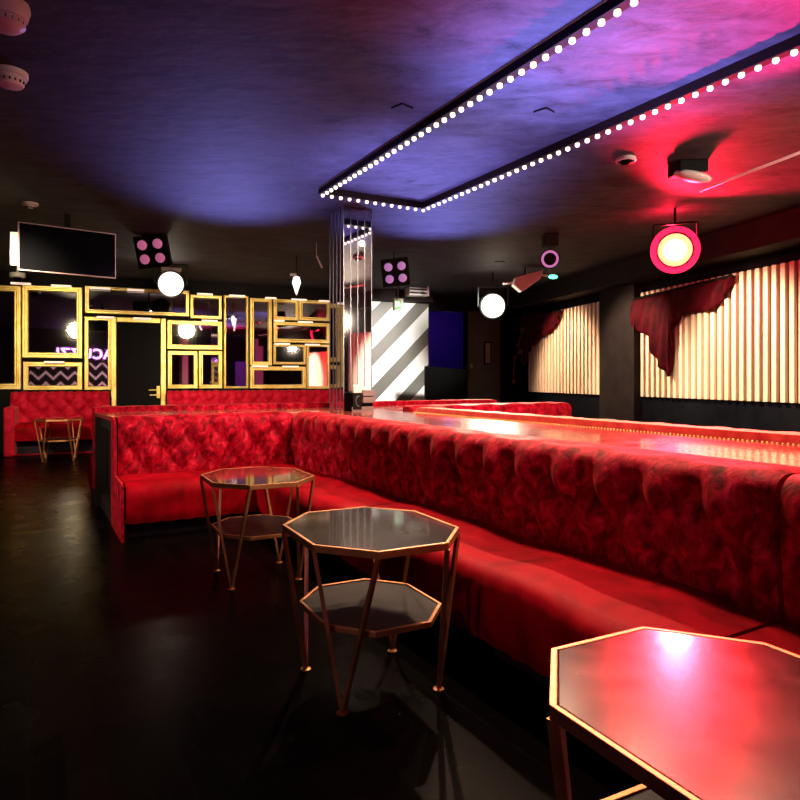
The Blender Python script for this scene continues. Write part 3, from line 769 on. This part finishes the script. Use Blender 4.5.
a = at(428,296,14); t = MB().tube([(0,0,0),(0,0,CEIL-a.z)],.025).build('wall_pipe','pinkcol',None,True); t.location = a
tag(t,'thin reddish vertical pipe beside the air conditioner','pipe')
# diamond lantern
p = at(296.5,284,10.5); t = thing('diamond_lantern', p, 0, 'white diamond shaped lantern hanging over the right group of mirrors', 'lantern')
MB().lathe([(0,-.19),(.072,.02),(.05,.11),(0,.13)],4).build('lantern_glass','glass_lantern',t)
m = MB()
for k in range(4):
    a = PI/2*k; m.tube([(0,0,-.192),(.073*math.cos(a),.073*math.sin(a),.02),(.052*math.cos(a),.052*math.sin(a),.11),(0,0,.132)],.004,5)
m.build('lantern_frame','silver',t)
MB().box(-.10,.0,-.02,.02,.13,.17).build('bracket','plastic',t)
MB().tube([(0,0,.13),(0,0,CEIL-p.z)],.008).build('drop_rod','black',t,True)
a,b = at(316.5,256,9.5), at(322,268,9.5); m = MB().tube([(0,0,0),tuple(b-a)],.012); m.tube([(0,0,0),(0,0,CEIL-a.z)],.004,5)
t = m.build('glow_rod','plastic',None,True); t.location = a; tag(t,'short slanted white rod hanging left of the mirrored column','rod')
# ceiling brackets inside and outside the bulb frame
for px,py,lab in ((397,105,'small black angle bracket on the ceiling left of the bulb frame'),(540,109,'small dark angle bracket on the ceiling inside the bulb frame')):
    d = (CEIL-H)*F/(HY-py); p = at(px,py,d); t = thing('angle_bracket',p,TH+R(105),lab,'bracket')
    MB().box(-.055,.055,-.004,.004,-.012,0).build('bracket_arm','black',t); MB().box(-.055,-.047,-.11,-.004,-.012,0).build('bracket_arm','black',t)

# ------------------------------------------------------------------ what stands behind the camera and shows in the mirrors
YR = -2.6
def mirror_hit(px,py):
    d = ray(px,py); n = Vector((-math.sin(WA),math.cos(WA),0)); s = n.dot(WO)/n.dot(d)
    h = Vector((0,0,H))+d*s; r = d-2*d.dot(n)*n; k = (YR-h.y)/r.y
    return h+r*k
a, b = mirror_hit(106.5,355), mirror_hit(57,355)
xs = sorted((a.x,b.x)); zc = mirror_hit(96,355.5).z
cw = MB().box(-2.2,2.2,0,.04,0,zc-.28).build('chevron_panel','chevron'); place(cw,((a.x+b.x)/2-.3,YR+.001,0),0)
tag(cw,'black wall panel with white zigzags behind the camera, seen in the mirrors','wall panel')
cu = bpy.data.curves.new('neon','FONT'); cu.body = 'JACUZZI'; cu.size = .58; cu.extrude = .02; cu.align_x = 'CENTER'; cu.space_character = 1.08
ob = bpy.data.objects.new('tmp',cu); C.objects.link(ob); bpy.context.view_layer.update()
me = bpy.data.meshes.new_from_object(ob.evaluated_get(bpy.context.evaluated_depsgraph_get()))
bpy.data.objects.remove(ob)
me.materials.clear(); me.materials.append(M['neon'])
ns = bpy.data.objects.new('letters', me); C.objects.link(ns)
t = thing('neon_sign',((mirror_hit(86,355).x), YR+.16, zc),0,'purple neon sign above the zigzag panel, seen reversed in the mirrors','neon sign')
ns.parent = t; ns.rotation_euler = (PI/2,0,PI); ns.location = (0,.0,-.14)
MB().box(-1.2,1.2,-.095,-.03,-.3,.3).build('backboard','black',t)
for px,w_,lab in ((182,.28,'pink column at the rear wall seen in the small mirror by the door'),(312,.4,'pink column at the rear wall seen in the right hand mirrors')):
    h = mirror_hit(px,370); o = MB().box(-w_/2,w_/2,0,w_,0,CEIL-.002).build('pink_column','pinkcol'); place(o,(min(7.2,h.x),YR+.02,0))
    tag(o,lab,'column')
h = mirror_hit(240,370); o = MB().box(-.28,.28,0,.05,0,2.2).build('violet_panel','violet'); place(o,(h.x,YR+.005,0)); tag(o,'violet lit wall panel at the rear, seen in the full height mirror','wall panel')

# ------------------------------------------------------------------ light
# warm light of the bulb frame
for v,u in [(W2*sx, -.45-k*.85) for sx in (-1,1) for k in range(6)]+[(0,0)]:
    q = booth(2.56+v,.48+u,3.16); lamp('SPOT',q,(1,.66,.42),92,tuple(q-Vector((0,0,1))),size=.03,angle=168,blend=.5,name='bulb_light')
f = lambda p,t_,k=.12: Vector(p)+(Vector(t_)-Vector(p)).normalized()*k
tc_ = Vector((0,0,1.2))
lamp('SPOT',f(pA,tc_),WARM,160,(-4.9,11.6,0),.10,95,.8,'flood_left')
lamp('SPOT',f(pB,(.5,3,.8)),WARM,1500,(.6,5,.2),.10,54,.8,'flood_far')
lamp('SPOT',f(pR,tc_,.25),(1,.010,.038),1150,(4.2,3.6,3.15),.10,118,.5,'flood_red')
lamp('SPOT',f(pC,(-.5,7.3,2.0)),WARM,700,(-1.8,8,.9),.10,75,.7,'flood_right')
# flood on the left side of the aisle
lamp('SPOT',(-5.0,3.6,2.9),WARM,600,(-1.9,6.6,.7),.15,48,.8,'aisle_flood')
lamp('SPOT',(-4.2,6.5,2.7),(1,.84,.5),900,(-5.6,12.6,1.5),.2,52,.7,'mirror_wall_spot')
lamp('SPOT',(-2.0,8.6,2.7),(1,.84,.5),720,(-3.1,13.6,1.6),.2,55,.7,'mirror_wall_spot')
lamp('SPOT',f(pR,(.8,1.4,.6),.22),(1,.017,.029),4300,(.8,1.35,.6),.14,23,.9,'flood_red_beam')
lamp('SPOT',(-2.4,-1.6,3.0),(1,.60,.45),130,(-.6,3.2,.4),.15,50,.8,'table_leg_fill')  # added fill from behind the camera, brightens the table legs
lamp('POINT',pR+Vector((0,.1,.26)),(1,.01,.04),60,size=.05,name='red_flare_fill')  # added point behind the lamp, imitates a dim red flare glow
lamp('POINT',pB+Vector((0,-.45,.0)),WARM,14,size=.05,name='housing_fill')  # added point that brightens the white projector near the flood
lamp('POINT',pA+Vector((0,-.45,-.05)),WARM,14,size=.05,name='housing_fill')  # added point that brightens the box housing above the flood
# slatted wall
for y,e in ((14,620),(11.6,620),(9.2,760),(3.95,4500)):
    c,s_ = math.cos(RA),math.sin(RA)
    L_ = lambda x,y_,z: (RO.x+x*c-y_*s_, x*s_+y_*c, z)
    lamp('SPOT',L_(-2.0,y,2.9),((1,.62,.40) if y>13 else (1,.72,.48)) if y>5 else (1,.95,.9),e,L_(0,y,1.5),.15,72 if y>5 else 46,.6,'slat_spot')
# striped panel
lamp('SPOT',(1.9,11.2,2.9),(1,.95,.86),1500,(.0,14.9,1.8),.15,45,.6,'stripe_spot')
# blue and red uplights onto the ceiling
BLUE = (.27,.27,1)
lamp('SPOT',booth(2.3,-.6,1.6),BLUE,950,booth(2.5,-.6,3.3),.3,84,.9,'blue_uplight')
lamp('SPOT',booth(2.2,-2.6,1.6),BLUE,1750,booth(2.4,-2.8,3.3),.3,84,.9,'blue_uplight')
lamp('SPOT',at(236,379,9.2)+Vector((0,0,.3)),BLUE,800,at(236,190,7),.3,55,.9,'blue_uplight')
lamp('SPOT',at(440,379,9.5)+Vector((0,0,.5)),BLUE,800,at(440,220,8.2),.3,70,.9,'blue_uplight')
for u_ in (-3.6,-4.6): lamp('SPOT',booth(4.7,u_-.2,2.15),(1,.006,.12),2600,booth(2.75,u_+.2,3.33),.04,36,.6,'red_uplight')
p = WO+Vector((math.cos(WA)*(c1+.3)-math.sin(WA)*1.6, math.sin(WA)*(c1+.3)+math.cos(WA)*1.6,2.8))
lamp('POINT',p,(.25,.12,1),9,size=.1,name='corridor_light')
lamp('SPOT',(0,-.6,3.1),(.85,.78,1),90,(-.5,-2.6,1.5),.2,120,.9,'rear_wall_spot')
lamp('SPOT',(5,0,3.1),(.7,.3,1),120,(5.5,-2.6,1.5),.2,120,.9,'rear_wall_spot')

w = bpy.data.worlds.new('world'); bpy.context.scene.world = w; w.use_nodes = True
w.node_tree.nodes['Background'].inputs[0].default_value = (.02,.012,.02,1); w.node_tree.nodes['Background'].inputs[1].default_value = .3

# ------------------------------------------------------------------ camera
cam = bpy.data.cameras.new('camera'); co = bpy.data.objects.new('camera',cam); C.objects.link(co)
co.location = (0,0,H); co.rotation_euler = (PI/2,0,0); cam.sensor_width = 36; cam.lens = F/800*36
cam.shift_y = -(400-HY)/800; cam.clip_start = .05; cam.clip_end = 60
sc = bpy.context.scene; sc.camera = co
vs = sc.view_settings; vs.view_transform = 'Standard'; vs.look = 'None'; vs.gamma = 1; vs.use_curve_mapping = False; vs.exposure = 0
sc.cycles.use_denoising = True; sc.cycles.max_bounces = 6; sc.cycles.diffuse_bounces = 3; sc.cycles.glossy_bounces = 4
sc.cycles.sample_clamp_indirect = 4; sc.cycles.caustics_reflective = False; sc.cycles.caustics_refractive = False; sc.cycles.blur_glossy = .5
for k in ('bulb','purple_lens','pink_lens','green_led','sign_white','green_face','lightbar','glass_lantern','flood_lens','red_lens'):
    M[k].cycles.emission_sampling = 'NONE'
for o in list(bpy.data.objects):
    if o.parent or 'label' not in o: continue
    g = {'table':'octagonal brass tables','mirror':'gilt framed mirrors on the mirror wall','booth bench':'red velvet booth benches around the counter',
         'flood light':'flood lights hanging in the room','smoke detector':'smoke detectors on the ceiling','sofa':'red tufted sofas against the mirror wall',
         'curtain':'red swags over the slatted panels','bracket':'angle brackets on the ceiling'}.get(o['category'])
    if g and 'group' not in o: o['group'] = g
    if o.name.startswith('slatted_panel'): o['group'] = 'cream slatted panels on the right wall'
    if o.name.startswith('four_lamp'): o['group'] = 'four lamp stage lights'
